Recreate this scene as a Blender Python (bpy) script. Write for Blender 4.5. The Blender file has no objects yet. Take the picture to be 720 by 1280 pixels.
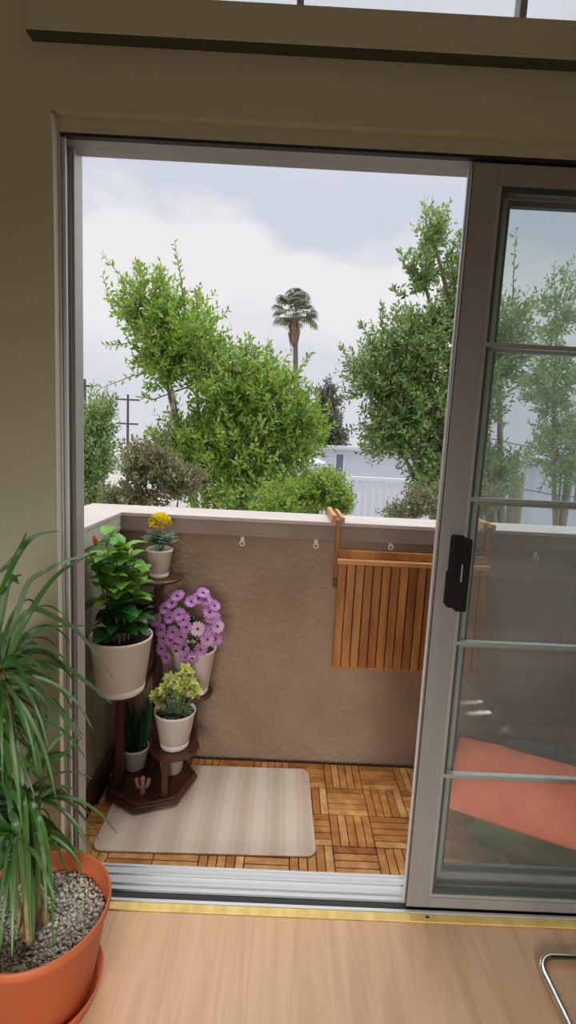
import bpy, math, random
import numpy as np
from mathutils import Vector, Matrix, noise
from math import sin, cos, pi, radians, sqrt, atan2
random.seed(7); RNG = np.random.default_rng(7)
S = bpy.context.scene
COL = S.collection

# ------------------------------------------------------------------ camera
F, PITCH, ROLL, YAW = 630.0, radians(7.75), radians(2.85), radians(0.5)
CAM = Vector((0, 0, 1.32))
fwd = Vector((sin(YAW)*cos(PITCH), cos(YAW)*cos(PITCH), -sin(PITCH)))
rt0 = Vector((cos(YAW), -sin(YAW), 0)); dn0 = fwd.cross(rt0)
RT = rt0*cos(ROLL) - dn0*sin(ROLL); DN = rt0*sin(ROLL) + dn0*cos(ROLL)
cd = bpy.data.cameras.new('camera'); cam = bpy.data.objects.new('camera', cd); COL.objects.link(cam)
cd.sensor_fit = 'VERTICAL'; cd.sensor_height = 36.0; cd.lens = F/1280*36; cd.clip_start = .02; cd.clip_end = 2000
m = Matrix.Identity(4)
for i in range(3):
    m[i][0] = RT[i]; m[i][1] = -DN[i]; m[i][2] = -fwd[i]; m[i][3] = CAM[i]
cam.matrix_world = m
S.camera = cam
def at(u, v, Y):            # world point at depth Y seen at photo pixel (u, v); used to read sizes off the photograph
    d = RT*((u-360)/F) + DN*((v-640)/F) + fwd
    return CAM + d*(Y/d.y)

# ------------------------------------------------------------------ light
S.view_settings.view_transform = 'Standard'; S.view_settings.look = 'None'
S.view_settings.gamma = 1; S.view_settings.use_curve_mapping = False
S.view_settings.exposure = 0.0
wd = bpy.data.worlds.new('sky'); S.world = wd; wd.use_nodes = True
nt = wd.node_tree; N = nt.nodes; Lk = nt.links; N.clear()
tc = N.new('ShaderNodeTexCoord'); sp = N.new('ShaderNodeSeparateXYZ'); Lk.new(tc.outputs['Generated'], sp.inputs[0])
no = N.new('ShaderNodeTexNoise'); no.inputs['Scale'].default_value = 2.6; no.inputs['Detail'].default_value = 7; no.inputs['Roughness'].default_value = .5
mp = N.new('ShaderNodeMapping'); mp.inputs['Scale'].default_value = (1, 1, 1.9); mp.inputs['Location'].default_value = (.35, .1, .2)
Lk.new(tc.outputs['Generated'], mp.inputs[0]); Lk.new(mp.outputs[0], no.inputs['Vector'])
ma = N.new('ShaderNodeMath'); ma.operation = 'MULTIPLY_ADD'; ma.inputs[1].default_value = .5; Lk.new(no.outputs['Fac'], ma.inputs[0]); Lk.new(sp.outputs['Z'], ma.inputs[2])
cr = N.new('ShaderNodeValToRGB'); Lk.new(ma.outputs[0], cr.inputs[0])
els = [(.0, (.70, .71, .76, 1)), (.36, (.70, .71, .78, 1)), (.47, (.86, .84, .86, 1)), (.575, (.84, .83, .85, 1)), (.625, (.62, .66, .76, 1)), (.78, (.66, .69, .78, 1)), (.95, (.80, .83, .9, 1))]
e = cr.color_ramp.elements
e[0].position, e[0].color = els[0]; e[1].position, e[1].color = els[-1]
for p_, c_ in els[1:-1]:
    q = e.new(p_); q.color = c_
zr = N.new('ShaderNodeMapRange'); zr.interpolation_type = 'SMOOTHSTEP'; zr.inputs[1].default_value = .68; zr.inputs[2].default_value = .95; zr.inputs[3].default_value = 1.0; zr.inputs[4].default_value = 2.6
Lk.new(sp.outputs['Z'], zr.inputs[0])        # overcast sky: the zenith is brighter than the horizon
bg = N.new('ShaderNodeBackground'); Lk.new(zr.outputs[0], bg.inputs['Strength']); Lk.new(cr.outputs[0], bg.inputs[0])
wo = N.new('ShaderNodeOutputWorld'); Lk.new(bg.outputs[0], wo.inputs[0])

def sun(energy, rot, ang, col):
    l = bpy.data.lights.new('sun', 'SUN'); l.energy = energy; l.angle = ang; l.color = col
    o = bpy.data.objects.new('sun', l); o.rotation_euler = rot; COL.objects.link(o)
sun(2.3, (radians(-16), radians(14), 0), radians(70), (1, .97, .92))
def area(name, loc, rot, sx, sy, energy, col, spread=180):
    l = bpy.data.lights.new(name, 'AREA'); l.shape = 'RECTANGLE'; l.size = sx; l.size_y = sy; l.energy = energy; l.color = col; l.spread = radians(spread)
    o = bpy.data.objects.new(name, l); o.location = loc; o.rotation_euler = rot; COL.objects.link(o)
area('rear_fill', (-.3, -2.5, 1.35), (radians(61), 0, radians(-4)), 1.5, 1.2, 20, (1, .94, .87), 62)  # added fill lamp behind the camera, aimed low at the door and balcony

# ------------------------------------------------------------------ materials
def mat(name, col, rough=.6, metal=0, col2=None, scale=(8, 8, 8), detail=4, lo=.35, hi=.65, bump=0, bscale=60, coord='Object', island=None, spec=.5, trans=0, coat=0):
    m = bpy.data.materials.new(name); m.use_nodes = True
    nt = m.node_tree; b = nt.nodes['Principled BSDF']; n = nt.nodes; k = nt.links
    b.inputs['Roughness'].default_value = rough; b.inputs['Metallic'].default_value = metal
    b.inputs['Specular IOR Level'].default_value = spec; b.inputs['Coat Weight'].default_value = coat
    b.inputs['Base Color'].default_value = (*col, 1)
    tc = n.new('ShaderNodeTexCoord'); out = None
    if island:
        ge = n.new('ShaderNodeNewGeometry'); r = n.new('ShaderNodeValToRGB'); k.new(ge.outputs['Random Per Island'], r.inputs[0])
        for i, c in enumerate(island):
            p = i/(len(island)-1)
            if i == 0: r.color_ramp.elements[0].color = (*c, 1)
            elif i == len(island)-1: r.color_ramp.elements[-1].color = (*c, 1)
            else: r.color_ramp.elements.new(p).color = (*c, 1)
        out = r.outputs[0]
    if col2 is not None:
        mp = n.new('ShaderNodeMapping'); mp.inputs['Scale'].default_value = scale; k.new(tc.outputs[coord], mp.inputs[0])
        no = n.new('ShaderNodeTexNoise'); no.inputs['Scale'].default_value = 1; no.inputs['Detail'].default_value = detail; k.new(mp.outputs[0], no.inputs['Vector'])
        r = n.new('ShaderNodeValToRGB'); r.color_ramp.elements[0].position = lo; r.color_ramp.elements[1].position = hi
        k.new(no.outputs['Fac'], r.inputs[0])
        if out is None:
            r.color_ramp.elements[0].color = (*col, 1); r.color_ramp.elements[1].color = (*col2, 1); out = r.outputs[0]
        else:
            r.color_ramp.elements[0].color = (*col2, 1); r.color_ramp.elements[1].color = (1, 1, 1, 1)
            mx = n.new('ShaderNodeMix'); mx.data_type = 'RGBA'; mx.blend_type = 'MULTIPLY'; mx.inputs[0].default_value = 1
            k.new(out, mx.inputs[6]); k.new(r.outputs[0], mx.inputs[7]); out = mx.outputs[2]
    if out is not None: k.new(out, b.inputs['Base Color'])
    if bump:
        no = n.new('ShaderNodeTexNoise'); no.inputs['Scale'].default_value = bscale; no.inputs['Detail'].default_value = 4; k.new(tc.outputs[coord], no.inputs['Vector'])
        bp = n.new('ShaderNodeBump'); bp.inputs['Strength'].default_value = bump; bp.inputs['Distance'].default_value = .01
        k.new(no.outputs['Fac'], bp.inputs['Height']); k.new(bp.outputs[0], b.inputs['Normal'])
    if trans:
        tr = n.new('ShaderNodeBsdfTranslucent'); mxs = n.new('ShaderNodeMixShader'); mxs.inputs[0].default_value = trans
        if out is not None: k.new(out, tr.inputs[0])
        else: tr.inputs[0].default_value = (*col, 1)
        o = n['Material Output']; k.new(b.outputs[0], mxs.inputs[1]); k.new(tr.outputs[0], mxs.inputs[2]); k.new(mxs.outputs[0], o.inputs[0])
    return m

def glass_mat(name, tint, dirt, dirtcol=(.75, .8, .78)):
    m = bpy.data.materials.new(name); m.use_nodes = True; nt = m.node_tree; n = nt.nodes; k = nt.links; n.clear()
    t = n.new('ShaderNodeBsdfTransparent'); t.inputs[0].default_value = (*tint, 1)
    g = n.new('ShaderNodeBsdfGlossy'); g.inputs['Roughness'].default_value = .02
    fr = n.new('ShaderNodeFresnel'); ge = n.new('ShaderNodeNewGeometry'); io = n.new('ShaderNodeMath'); io.operation = 'MULTIPLY_ADD'; io.inputs[1].default_value = -.8333; io.inputs[2].default_value = 1.5
    k.new(ge.outputs['Backfacing'], io.inputs[0]); k.new(io.outputs[0], fr.inputs[0])
    d = n.new('ShaderNodeBsdfDiffuse'); d.inputs[0].default_value = (*dirtcol, 1)
    tr = n.new('ShaderNodeBsdfTranslucent'); tr.inputs[0].default_value = (*dirtcol, 1)
    ds = n.new('ShaderNodeMixShader'); ds.inputs[0].default_value = .5; k.new(d.outputs[0], ds.inputs[1]); k.new(tr.outputs[0], ds.inputs[2])
    a = n.new('ShaderNodeMixShader'); k.new(fr.outputs[0], a.inputs[0]); k.new(t.outputs[0], a.inputs[1]); k.new(g.outputs[0], a.inputs[2])
    tc = n.new('ShaderNodeTexCoord'); no = n.new('ShaderNodeTexNoise'); no.inputs['Scale'].default_value = 3; k.new(tc.outputs['Object'], no.inputs['Vector'])
    mm = n.new('ShaderNodeMath'); mm.operation = 'MULTIPLY'; mm.inputs[1].default_value = dirt*2; k.new(no.outputs['Fac'], mm.inputs[0])
    b = n.new('ShaderNodeMixShader'); k.new(mm.outputs[0], b.inputs[0]); k.new(a.outputs[0], b.inputs[1]); k.new(ds.outputs[0], b.inputs[2])
    o = n.new('ShaderNodeOutputMaterial'); k.new(b.outputs[0], o.inputs[0])
    return m

def laminate():
    m = mat('laminate', (.60, .40, .26), .42, spec=.4); nt = m.node_tree; n = nt.nodes; k = nt.links; b = n['Principled BSDF']
    tc = n.new('ShaderNodeTexCoord'); mp = n.new('ShaderNodeMapping'); mp.inputs['Rotation'].default_value = (0, 0, radians(90)); k.new(tc.outputs['Object'], mp.inputs[0])
    br = n.new('ShaderNodeTexBrick'); br.inputs['Scale'].default_value = 1; br.inputs['Brick Width'].default_value = 1.9; br.inputs['Row Height'].default_value = .085
    br.inputs['Mortar Size'].default_value = .0006; br.inputs['Color1'].default_value = (.58, .36, .205, 1); br.inputs['Color2'].default_value = (.655, .42, .255, 1)
    br.inputs['Mortar'].default_value = (.50, .33, .22, 1); br.offset = .37; k.new(mp.outputs[0], br.inputs['Vector'])
    m2 = n.new('ShaderNodeMapping'); m2.inputs['Scale'].default_value = (14, 1.2, 1); k.new(tc.outputs['Object'], m2.inputs[0])
    no = n.new('ShaderNodeTexNoise'); no.inputs['Scale'].default_value = 1.6; no.inputs['Detail'].default_value = 8; no.inputs['Distortion'].default_value = 1.2; k.new(m2.outputs[0], no.inputs['Vector'])
    r = n.new('ShaderNodeValToRGB'); r.color_ramp.elements[0].position = .3; r.color_ramp.elements[0].color = (.84, .80, .77, 1); r.color_ramp.elements[1].position = .6; r.color_ramp.elements[1].color = (1, 1, 1, 1); k.new(no.outputs['Fac'], r.inputs[0])
    mx = n.new('ShaderNodeMix'); mx.data_type = 'RGBA'; mx.blend_type = 'MULTIPLY'; mx.inputs[0].default_value = 1
    k.new(br.outputs['Color'], mx.inputs[6]); k.new(r.outputs[0], mx.inputs[7]); k.new(mx.outputs[2], b.inputs['Base Color'])
    return m

def stripes():
    m = mat('rug_weave', (.6, .5, .4), .95, bump=.4, bscale=260); nt = m.node_tree; n = nt.nodes; k = nt.links; b = n['Principled BSDF']
    tc = n.new('ShaderNodeTexCoord'); sx = n.new('ShaderNodeSeparateXYZ'); k.new(tc.outputs['Object'], sx.inputs[0])
    ml = n.new('ShaderNodeMath'); ml.operation = 'MULTIPLY'; ml.inputs[1].default_value = 8.2; k.new(sx.outputs['X'], ml.inputs[0])
    pp = n.new('ShaderNodeMath'); pp.operation = 'PINGPONG'; pp.inputs[1].default_value = .5; k.new(ml.outputs[0], pp.inputs[0])
    r = n.new('ShaderNodeValToRGB'); es = r.color_ramp.elements; es[0].position = .10; es[0].color = (.62, .49, .385, 1); es[1].position = .16; es[1].color = (.67, .56, .45, 1)
    q = es.new(.30); q.color = (.67, .56, .45, 1); q = es.new(.36); q.color = (.74, .63, .53, 1); k.new(pp.outputs[0], r.inputs[0]); k.new(r.outputs[0], b.inputs['Base Color'])
    return m

M = {}
M['wall'] = mat('interior_paint', (.50, .50, .37), .8, col2=(.53, .525, .39), scale=(3, 3, 3), bump=.08, bscale=180)
M['white'] = mat('ceiling_paint', (.66, .62, .52), .85)
M['floor'] = laminate()
M['alu'] = mat('satin_aluminium', (.52, .52, .51), .42, .55, col2=(.58, .58, .57), scale=(20, 20, 2))
M['alu_bright'] = mat('bright_aluminium', (.82, .83, .85), .35, .35)
M['alu_dark'] = mat('sash_aluminium', (.30, .295, .29), .48, .3, col2=(.34, .335, .33), scale=(10, 10, 1))
M['black'] = mat('black_rubber', (.012, .014, .012), .6)
M['gasket'] = mat('dark_gasket', (.05, .065, .06), .5)
M['bead'] = mat('glazing_bead', (.44, .49, .47), .35, .5)
M['handle'] = mat('black_handle', (.008, .008, .009), .6, spec=.2)
M['latch'] = mat('latch_metal', (.75, .75, .75), .3, .6)
M['glass'] = glass_mat('glass_front', (.925, .955, .955), .055)
M['glass2'] = glass_mat('glass_rear', (.925, .955, .955), .045)
M['glass3'] = glass_mat('glass_clear', (.97, .98, .98), .01)
M['yellow'] = mat('yellow_strip', (.80, .60, .20), .5, col2=(.66, .47, .13), scale=(30, 10, 10))
M['stucco'] = mat('stucco', (.275, .185, .125), .92, col2=(.38, .27, .19), scale=(4, 4, 3), detail=9, lo=.3, hi=.75, bump=1.0, bscale=38)
M['extpale'] = mat('pale_exterior_stucco', (.72, .66, .58), .9, bump=.8, bscale=38)
M['cream'] = mat('daylit_reveal_cream', (.80, .78, .68), .4)
M['dkstrip'] = mat('dark_green_shade', (.05, .065, .035), .7)
M['sill'] = mat('sill_aluminium', (.58, .60, .63), .4, .35)
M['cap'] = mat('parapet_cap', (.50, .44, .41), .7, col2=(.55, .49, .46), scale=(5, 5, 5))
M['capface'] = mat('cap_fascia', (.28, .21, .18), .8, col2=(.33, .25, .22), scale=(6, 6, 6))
M['leftwall'] = mat('side_parapet_paint', (.34, .31, .20), .9, col2=(.28, .27, .16), scale=(5, 5, 5), bump=.7, bscale=38)
M['slab'] = mat('dark_slab', (.045, .032, .022), .9, col2=(.10, .07, .045), scale=(40, 40, 40))
M['tile'] = mat('acacia_tile', (.3, .12, .04), .45, island=[(.42, .16, .04), (.58, .26, .07), (.66, .32, .09), (.50, .21, .055), (.86, .52, .20), (.60, .28, .08)], col2=(.62, .52, .45), scale=(20, 20, 20), detail=6)
M['darkwood'] = mat('red_brown_wood', (.050, .016, .009), .42, col2=(.10, .032, .016), scale=(30, 30, 5), coat=.12)
M['acacia'] = mat('acacia_oiled', (.3, .12, .04), .42, island=[(.36, .135, .025), (.52, .23, .055), (.24, .08, .016), (.60, .29, .08), (.30, .105, .02)], col2=(.6, .48, .4), scale=(26, 26, 4), detail=6)
M['acacia_light'] = mat('acacia_light', (.62, .31, .12), .45, col2=(.50, .22, .07), scale=(10, 40, 20))
M['potwhite'] = mat('cream_plastic_pot', (.80, .71, .66), .5, col2=(.83, .75, .70), scale=(4, 4, 4))
M['potgrey'] = mat('grey_pot', (.36, .36, .33), .6)
M['potcream'] = mat('cream_ceramic', (.74, .62, .46), .5)
M['soil'] = mat('soil', (.03, .02, .014), 1, col2=(.07, .045, .03), scale=(90, 90, 90), bump=1, bscale=120)
M['terra'] = mat('terracotta_plastic', (.49, .115, .04), .5, col2=(.55, .14, .052), scale=(3, 3, 3))
M['gravel'] = mat('gravel', (.3, .28, .25), .9, island=[(.22, .21, .18), (.44, .41, .35), (.62, .58, .5), (.32, .32, .25), (.75, .70, .62)])
M['leafA'] = mat('tree_leaf_bright', (.2, .4, .05), .6, spec=.25, island=[(.12, .26, .04), (.30, .50, .06), (.50, .62, .10), (.16, .34, .08), (.56, .62, .22)], trans=.4)
M['leafB'] = mat('tree_leaf_deep', (.2, .4, .05), .6, spec=.25, island=[(.10, .20, .06), (.22, .37, .09), (.36, .48, .13), (.46, .53, .28), (.14, .26, .10)], trans=.35)
M['leafC'] = mat('shrub_leaf_grey', (.2, .3, .1), .6, spec=.25, island=[(.14, .28, .09), (.26, .42, .14), (.38, .50, .22), (.44, .52, .16)], trans=.35)
M['leafD'] = mat('vine_leaf_brown', (.2, .1, .08), .65, island=[(.16, .26, .08), (.28, .17, .11), (.20, .34, .10), (.46, .40, .28), (.13, .22, .06)], trans=.3)
M['leafE'] = mat('far_leaf', (.15, .2, .1), .8, island=[(.13, .16, .10), (.20, .22, .14), (.16, .15, .11)], trans=.2)
M['bark'] = mat('bark', (.22, .18, .13), .9, col2=(.34, .29, .22), scale=(20, 20, 4), bump=1, bscale=30)
M['twig'] = mat('green_twig', (.26, .24, .12), .8)
M['hib'] = mat('hibiscus_leaf', (.05, .2, .02), .35, island=[(.06, .24, .02), (.13, .38, .03), (.24, .50, .05), (.08, .28, .02), (.34, .52, .12)], trans=.25)
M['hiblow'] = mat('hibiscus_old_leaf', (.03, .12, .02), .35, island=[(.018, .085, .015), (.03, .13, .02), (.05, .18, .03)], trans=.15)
M['hibdark'] = mat('dark_leaf', (.02, .07, .02), .4, island=[(.012, .04, .015), (.02, .075, .02), (.03, .10, .03)])
M['straw'] = mat('strap_leaf', (.07, .22, .05), .4, island=[(.035, .14, .02), (.06, .20, .035), (.12, .26, .09), (.03, .11, .025), (.22, .33, .19)], trans=.2)
M['cane'] = mat('cane', (.45, .33, .17), .8, col2=(.30, .22, .11), scale=(30, 30, 60))
M['yelpetal'] = mat('yellow_petals', (.86, .62, .01), .6, island=[(.88, .66, .01), (.96, .84, .03), (.93, .76, .02)])
M['grnfeather'] = mat('feathery_leaf', (.12, .26, .14), .6, island=[(.08, .20, .09), (.16, .30, .18), (.22, .36, .24)])
M['purple'] = mat('mauve_petals', (.55, .25, .58), .6, island=[(.36, .13, .40), (.50, .21, .52), (.60, .32, .60), (.40, .16, .44)], trans=.2)
M['pale'] = mat('pale_pink_petals', (.78, .58, .74), .6, island=[(.66, .40, .62), (.76, .54, .70)], trans=.2)
M['eye'] = mat('dark_flower_centre', (.09, .012, .06), .6)
M['succ'] = mat('variegated_leaf', (.6, .6, .15), .45, island=[(.62, .62, .12), (.74, .70, .24), (.36, .45, .10), (.56, .56, .12), (.26, .36, .10)])
M['succdark'] = mat('green_succulent', (.08, .16, .07), .45, island=[(.06, .13, .05), (.12, .20, .09), (.20, .26, .14)])
M['bud_red'] = mat('coral_bud', (.70, .13, .06), .5)
M['bud_yel'] = mat('yellow_bud', (.80, .62, .18), .5)
M['pinkclay'] = mat('pink_ceramic', (.52, .30, .23), .5, col2=(.36, .16, .13), scale=(30, 30, 30))
M['coral'] = mat('coral_cotton', (.86, .15, .065), .9, col2=(.93, .21, .10), scale=(6, 6, 6), bump=.4, bscale=60)
M['green'] = mat('green_cushion_fabric', (.28, .46, .18), .9, col2=(.18, .34, .13), scale=(5, 5, 5), bump=.4, bscale=60)
M['dkgreen'] = mat('dark_green_fabric', (.045, .075, .06), .9)
M['chrome'] = mat('chrome', (.78, .76, .72), .14, 1)
M['tabletop'] = mat('white_laminate', (.82, .78, .70), .4)
M['seatblack'] = mat('black_vinyl', (.02, .02, .022), .45)
M['hook'] = mat('clear_plastic', (.80, .78, .74), .15, spec=1)
M['palmleaf'] = mat('palm_frond', (.11, .14, .06), .7, island=[(.14, .18, .10), (.24, .27, .16)])
M['palmdead'] = mat('dead_frond', (.28, .19, .12), .9)
M['palmbark'] = mat('palm_trunk', (.18, .15, .12), .9)
M['housewhite'] = mat('white_house_paint', (.68, .70, .76), .8)
M['roofpale'] = mat('pale_roof', (.62, .63, .66), .8)
M['window'] = mat('house_window', (.16, .18, .22), .2)
M['fence'] = mat('white_picket', (.78, .78, .80), .7)
M['ground'] = mat('pale_concrete_ground', (.46, .44, .42), .95, col2=(.34, .33, .30), scale=(.4, .4, .4))
M['pole'] = mat('utility_pole', (.12, .10, .09), .9)

# ------------------------------------------------------------------ mesh builder
class MB:
    def __init__(s): s.v = []; s.f = []
    def add(s, vs, fs):
        o = len(s.v); s.v += [tuple(p) for p in vs]; s.f += [tuple(i+o for i in f) for f in fs]; return s
    def box(s, x0, x1, y0, y1, z0, z1, rot=None, piv=None):
        vs = [Vector((x, y, z)) for z in (z0, z1) for y in (y0, y1) for x in (x0, x1)]
        if rot is not None: vs = [rot @ (p-piv) + piv for p in vs]
        return s.add(vs, [(0, 2, 3, 1), (4, 5, 7, 6), (0, 1, 5, 4), (2, 6, 7, 3), (0, 4, 6, 2), (1, 3, 7, 5)])
    def tube(s, pts, r, n=10, closed=False):
        pts = [Vector(p) for p in pts]; R = r if isinstance(r, (list, tuple)) else [r]*len(pts)
        vs = []; prev = None
        for i, p in enumerate(pts):
            if closed: t = pts[(i+1) % len(pts)] - pts[i-1]
            else: t = pts[min(i+1, len(pts)-1)] - pts[max(i-1, 0)]
            t.normalize()
            if prev is None: a = t.orthogonal().normalized()
            else: a = (prev - t*prev.dot(t)).normalized()
            prev = a; b = t.cross(a)
            for k in range(n): vs.append(p + (a*cos(2*pi*k/n) + b*sin(2*pi*k/n))*R[i])
        m = len(pts); fs = []
        for i in range(m if closed else m-1):
            for k in range(n):
                j = (i+1) % m; fs.append((i*n+k, i*n+(k+1) % n, j*n+(k+1) % n, j*n+k))
        if not closed: fs += [tuple(range(n))[::-1], tuple((m-1)*n+k for k in range(n))]
        return s.add(vs, fs)
    def lathe(s, prof, c, n=40, axis=None):
        c = Vector(c); vs = []; m = len(prof)
        for r, z in prof:
            for k in range(n): vs.append(Vector((r*cos(2*pi*k/n), r*sin(2*pi*k/n), z)))
        if axis is not None:
            q = Vector((0, 0, 1)).rotation_difference(Vector(axis)); vs = [q @ p for p in vs]
        vs = [p + c for p in vs]
        fs = [(i*n+k, i*n+(k+1) % n, (i+1)*n+(k+1) % n, (i+1)*n+k) for i in range(m-1) for k in range(n)]
        if prof[0][0] > 1e-6: fs.append(tuple(range(n))[::-1])
        if prof[-1][0] > 1e-6: fs.append(tuple((m-1)*n+k for k in range(n)))
        return s.add(vs, fs)
    def prism(s, poly, z0, z1):
        n = len(poly)
        return s.add([(x, y, z0) for x, y in poly] + [(x, y, z1) for x, y in poly], [tuple(range(n))[::-1], tuple(range(n, 2*n))] + [(i, (i+1) % n, n+(i+1) % n, n+i) for i in range(n)])
    def blob(s, c, r, n=8, sq=(1, 1, 1), q=None):
        vs = []; m = n//2+1
        for i in range(m+1):
            th = pi*i/m
            for k in range(n):
                p = Vector((sin(th)*cos(2*pi*k/n)*sq[0], sin(th)*sin(2*pi*k/n)*sq[1], cos(th)*sq[2]))*r
                vs.append((q @ p if q else p) + Vector(c))
        return s.add(vs, [(i*n+k, i*n+(k+1) % n, (i+1)*n+(k+1) % n, (i+1)*n+k) for i in range(m) for k in range(n)])
    def ribbon(s, pts, w, nrm=None, fold=.25):
        """leaf or blade along pts; w = half widths; three verts per station with a folded midrib"""
        pts = [Vector(p) for p in pts]; vs = []
        for i, p in enumerate(pts):
            t = (pts[min(i+1, len(pts)-1)] - pts[max(i-1, 0)]).normalized()
            up = Vector(nrm) if nrm is not None else Vector((0, 0, 1))
            a = t.cross(up)
            if a.length < 1e-3: a = t.orthogonal()
            a.normalize(); b = a.cross(t)
            vs += [p - a*w[i] + b*w[i]*fold, p, p + a*w[i] + b*w[i]*fold]
        fs = []
        for i in range(len(pts)-1):
            o = i*3; fs += [(o, o+1, o+4, o+3), (o+1, o+2, o+5, o+4)]
        return s.add(vs, fs)
    def build(s, name, m, parent=None, smooth=False, bevel=0, loc=None, seg=2, sub=0):
        me = bpy.data.meshes.new(name); vs = s.v
        if loc is not None: L = Vector(loc); vs = [Vector(v)-L for v in vs]
        me.from_pydata([tuple(v) for v in vs], [], s.f); me.materials.append(m); me.update()
        if smooth: me.polygons.foreach_set('use_smooth', [True]*len(me.polygons))
        o = bpy.data.objects.new(name, me); COL.objects.link(o)
        if loc is not None: o.location = loc
        if parent is not None:
            o.parent = parent
            o.matrix_parent_inverse = Matrix.Translation(-Vector(parent.location)) if parent.type == 'EMPTY' or parent.location.length else Matrix.Identity(4)
        if bevel:
            b = o.modifiers.new('bevel', 'BEVEL'); b.width = bevel; b.segments = seg; b.limit_method = 'ANGLE'; b.angle_limit = radians(40)
        if sub:
            b = o.modifiers.new('subsurf', 'SUBSURF'); b.levels = sub; b.render_levels = sub
        return o
def thing(name, loc, label, cat, group=None):
    o = bpy.data.objects.new(name, None); COL.objects.link(o); o.location = loc; o.empty_display_size = .05
    o['label'] = label; o['category'] = cat
    if group: o['group'] = group
    return o
def tag(o, label, cat, group=None, kind=None):
    o['label'] = label; o['category'] = cat
    if group: o['group'] = group
    if kind: o['kind'] = kind
    return o
def struct(o): o['kind'] = 'structure'; return o
def semp(name, loc):
    o = bpy.data.objects.new(name, None); COL.objects.link(o); o.location = loc; o['kind'] = 'structure'; return o
def copy_tree(o, parent=None):
    c = o.copy(); COL.objects.link(c)
    if parent is not None: mi = o.matrix_parent_inverse.copy(); c.parent = parent; c.matrix_parent_inverse = mi
    for ch in [x for x in o.children]: copy_tree(ch, c)
    return c

# ------------------------------------------------------------------ room shell
YW = 1.255                       # inside face of the door wall
XL, XR, YB, ZC = -1.9, 2.3, -2.6, 3.15
struct(MB().box(XL-.1, XR+.1, YB-.1, 1.275, -.1, 0).build('floor', M['floor']))
struct(MB().box(XL-.1, XR+.1, YB-.1, 1.42, ZC, ZC+.1).build('ceiling', M['white']))
struct(MB().box(XL-.1, XL, YB-.1, 1.42, 0, ZC).build('wall_left', M['wall']))
struct(MB().box(XR, XR+.1, YB-.1, 1.42, 0, ZC).build('wall_right', M['wall']))
OX0, OX1, OZ = -.570, 1.47, 2.042
w = MB()
w.box(XL, OX0, YW, 1.41, 0, ZC); w.box(OX1, XR, YW, 1.41, 0, ZC)
w.box(OX0, OX1, YW, 1.41, OZ, 2.25); w.box(OX0, OX1, YW, 1.41, 3.0, ZC)
struct(w.build('wall_door', M['wall']))
w = MB(); w.box(XL, -1.1, YB-.1, YB, 0, ZC); w.box(.5, XR, YB-.1, YB, 0, ZC); w.box(-1.1, .5, YB-.1, YB, 0, .7); w.box(-1.1, .5, YB-.1, YB, 2.0, ZC)
struct(w.build('wall_rear', M['wall']))
# apron board above the door
struct(MB().box(-.611, 1.55, YW-.030, YW-.0005, 2.181, 2.259).build('trim_1', M['wall'], bevel=.003))
struct(MB().box(-.609, 1.55, YW-.029, YW-.0005, 2.1775, 2.1808).build('underside_shade', M['dkstrip']))  # added strip: the board's shadowy underside put in as dark green colour
# clerestory window
wf = MB(); wf.box(OX0, OX1, 1.30, 1.36, 2.2505, 2.262); wf.box(OX0, OX1, 1.30, 1.36, 2.97, 2.999)
wf.box(OX0, OX0+.03, 1.30, 1.36, 2.262, 2.97); wf.box(OX1-.03, OX1, 1.30, 1.36, 2.262, 2.97)
wn = semp('window_1', (0.4, 1.33, 2.25)); wf.build('window_frame', M['alu_dark'], wn)
for px in (375, 650):
    X = at(px, 18, 1.33).x; MB().box(X-.008, X+.008, 1.31, 1.345, 2.262, 2.97).build('mullion', M['alu_dark'], wn)
MB().box(OX0+.03, OX1-.03, 1.326, 1.331, 2.262, 2.97).build('pane', M['glass3'], wn)

# door frame (head, jambs, sill)
fr = semp('trim_2', (0, 1.33, 0))
# drywall lip / casing at head
MB().box(OX0, OX1, 1.280, 1.338, 2.010, 2.0230).box(OX0, OX1, 1.280, 1.40, 2.0231, OZ-.0005).build('head_casing', M['wall'], fr)
j = MB()
j.box(OX0, -.562, 1.280, 1.338, .0, 2.0098); j.box(OX0, -.562, 1.338, 1.400, .0, 2.0228); j.box(-.562, -.554, 1.2875, 1.293, .012, 2.010)
j.box(-.562, -.5585, 1.328, 1.400, .012, 2.0042)
j.box(-.562, -.552, 1.334, 1.337, .012, 2.010)
j.build('jamb', M['alu'], fr, bevel=.0008)
MB().box(-.5618, -.5595, 1.294, 1.327, .012, 2.0).build('jamb_channel', M['gasket'], fr)
MB().box(-.5698, -.5672, 1.2562, 1.2795, .001, 2.036).build('lit_reveal_strip', M['cream'], fr)  # added strip: daylight catching the reveal is put into its bright cream colour
MB().box(-.5545, -.5525, 1.2868, 1.2936, .012, 2.005).build('jamb_rib', M['alu_bright'], fr)
h = MB(); h.box(-.562, OX1, 1.2965, 1.338, 2.0045, 2.0095); h.box(-.562, OX1, 1.3385, 1.400, 2.0195, 2.0225)
h.build('head_track', M['alu_dark'], fr)
MB().box(-.562, OX1, 1.2805, 1.2960, 2.003, 2.0098).build('head_gap', M['black'], fr)
MB().box(OX1-.02, OX1, 1.28, 1.40, 0, 2.01).build('jamb', M['alu'], fr)
s = MB(); s.box(OX0, OX1, 1.2755, 1.398, -.03, .001)
s.box(OX0, OX1, 1.2755, 1.2835, .001, .008); s.box(-.562, OX1, 1.3085, 1.3120, .001, .011)
s.box(-.562, OX1, 1.3120, 1.334, .001, .0045)
s.box(-.562, OX1, 1.330, 1.334, .004, .012); s.box(-.562, OX1, 1.334, 1.398, .004, .0065); s.box(-.562, OX1, 1.362, 1.365, .0065, .012); s.box(-.562, OX1, 1.390, 1.398, .0065, .010)
s.build('sill', M['sill'], fr, bevel=.0005)
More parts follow.
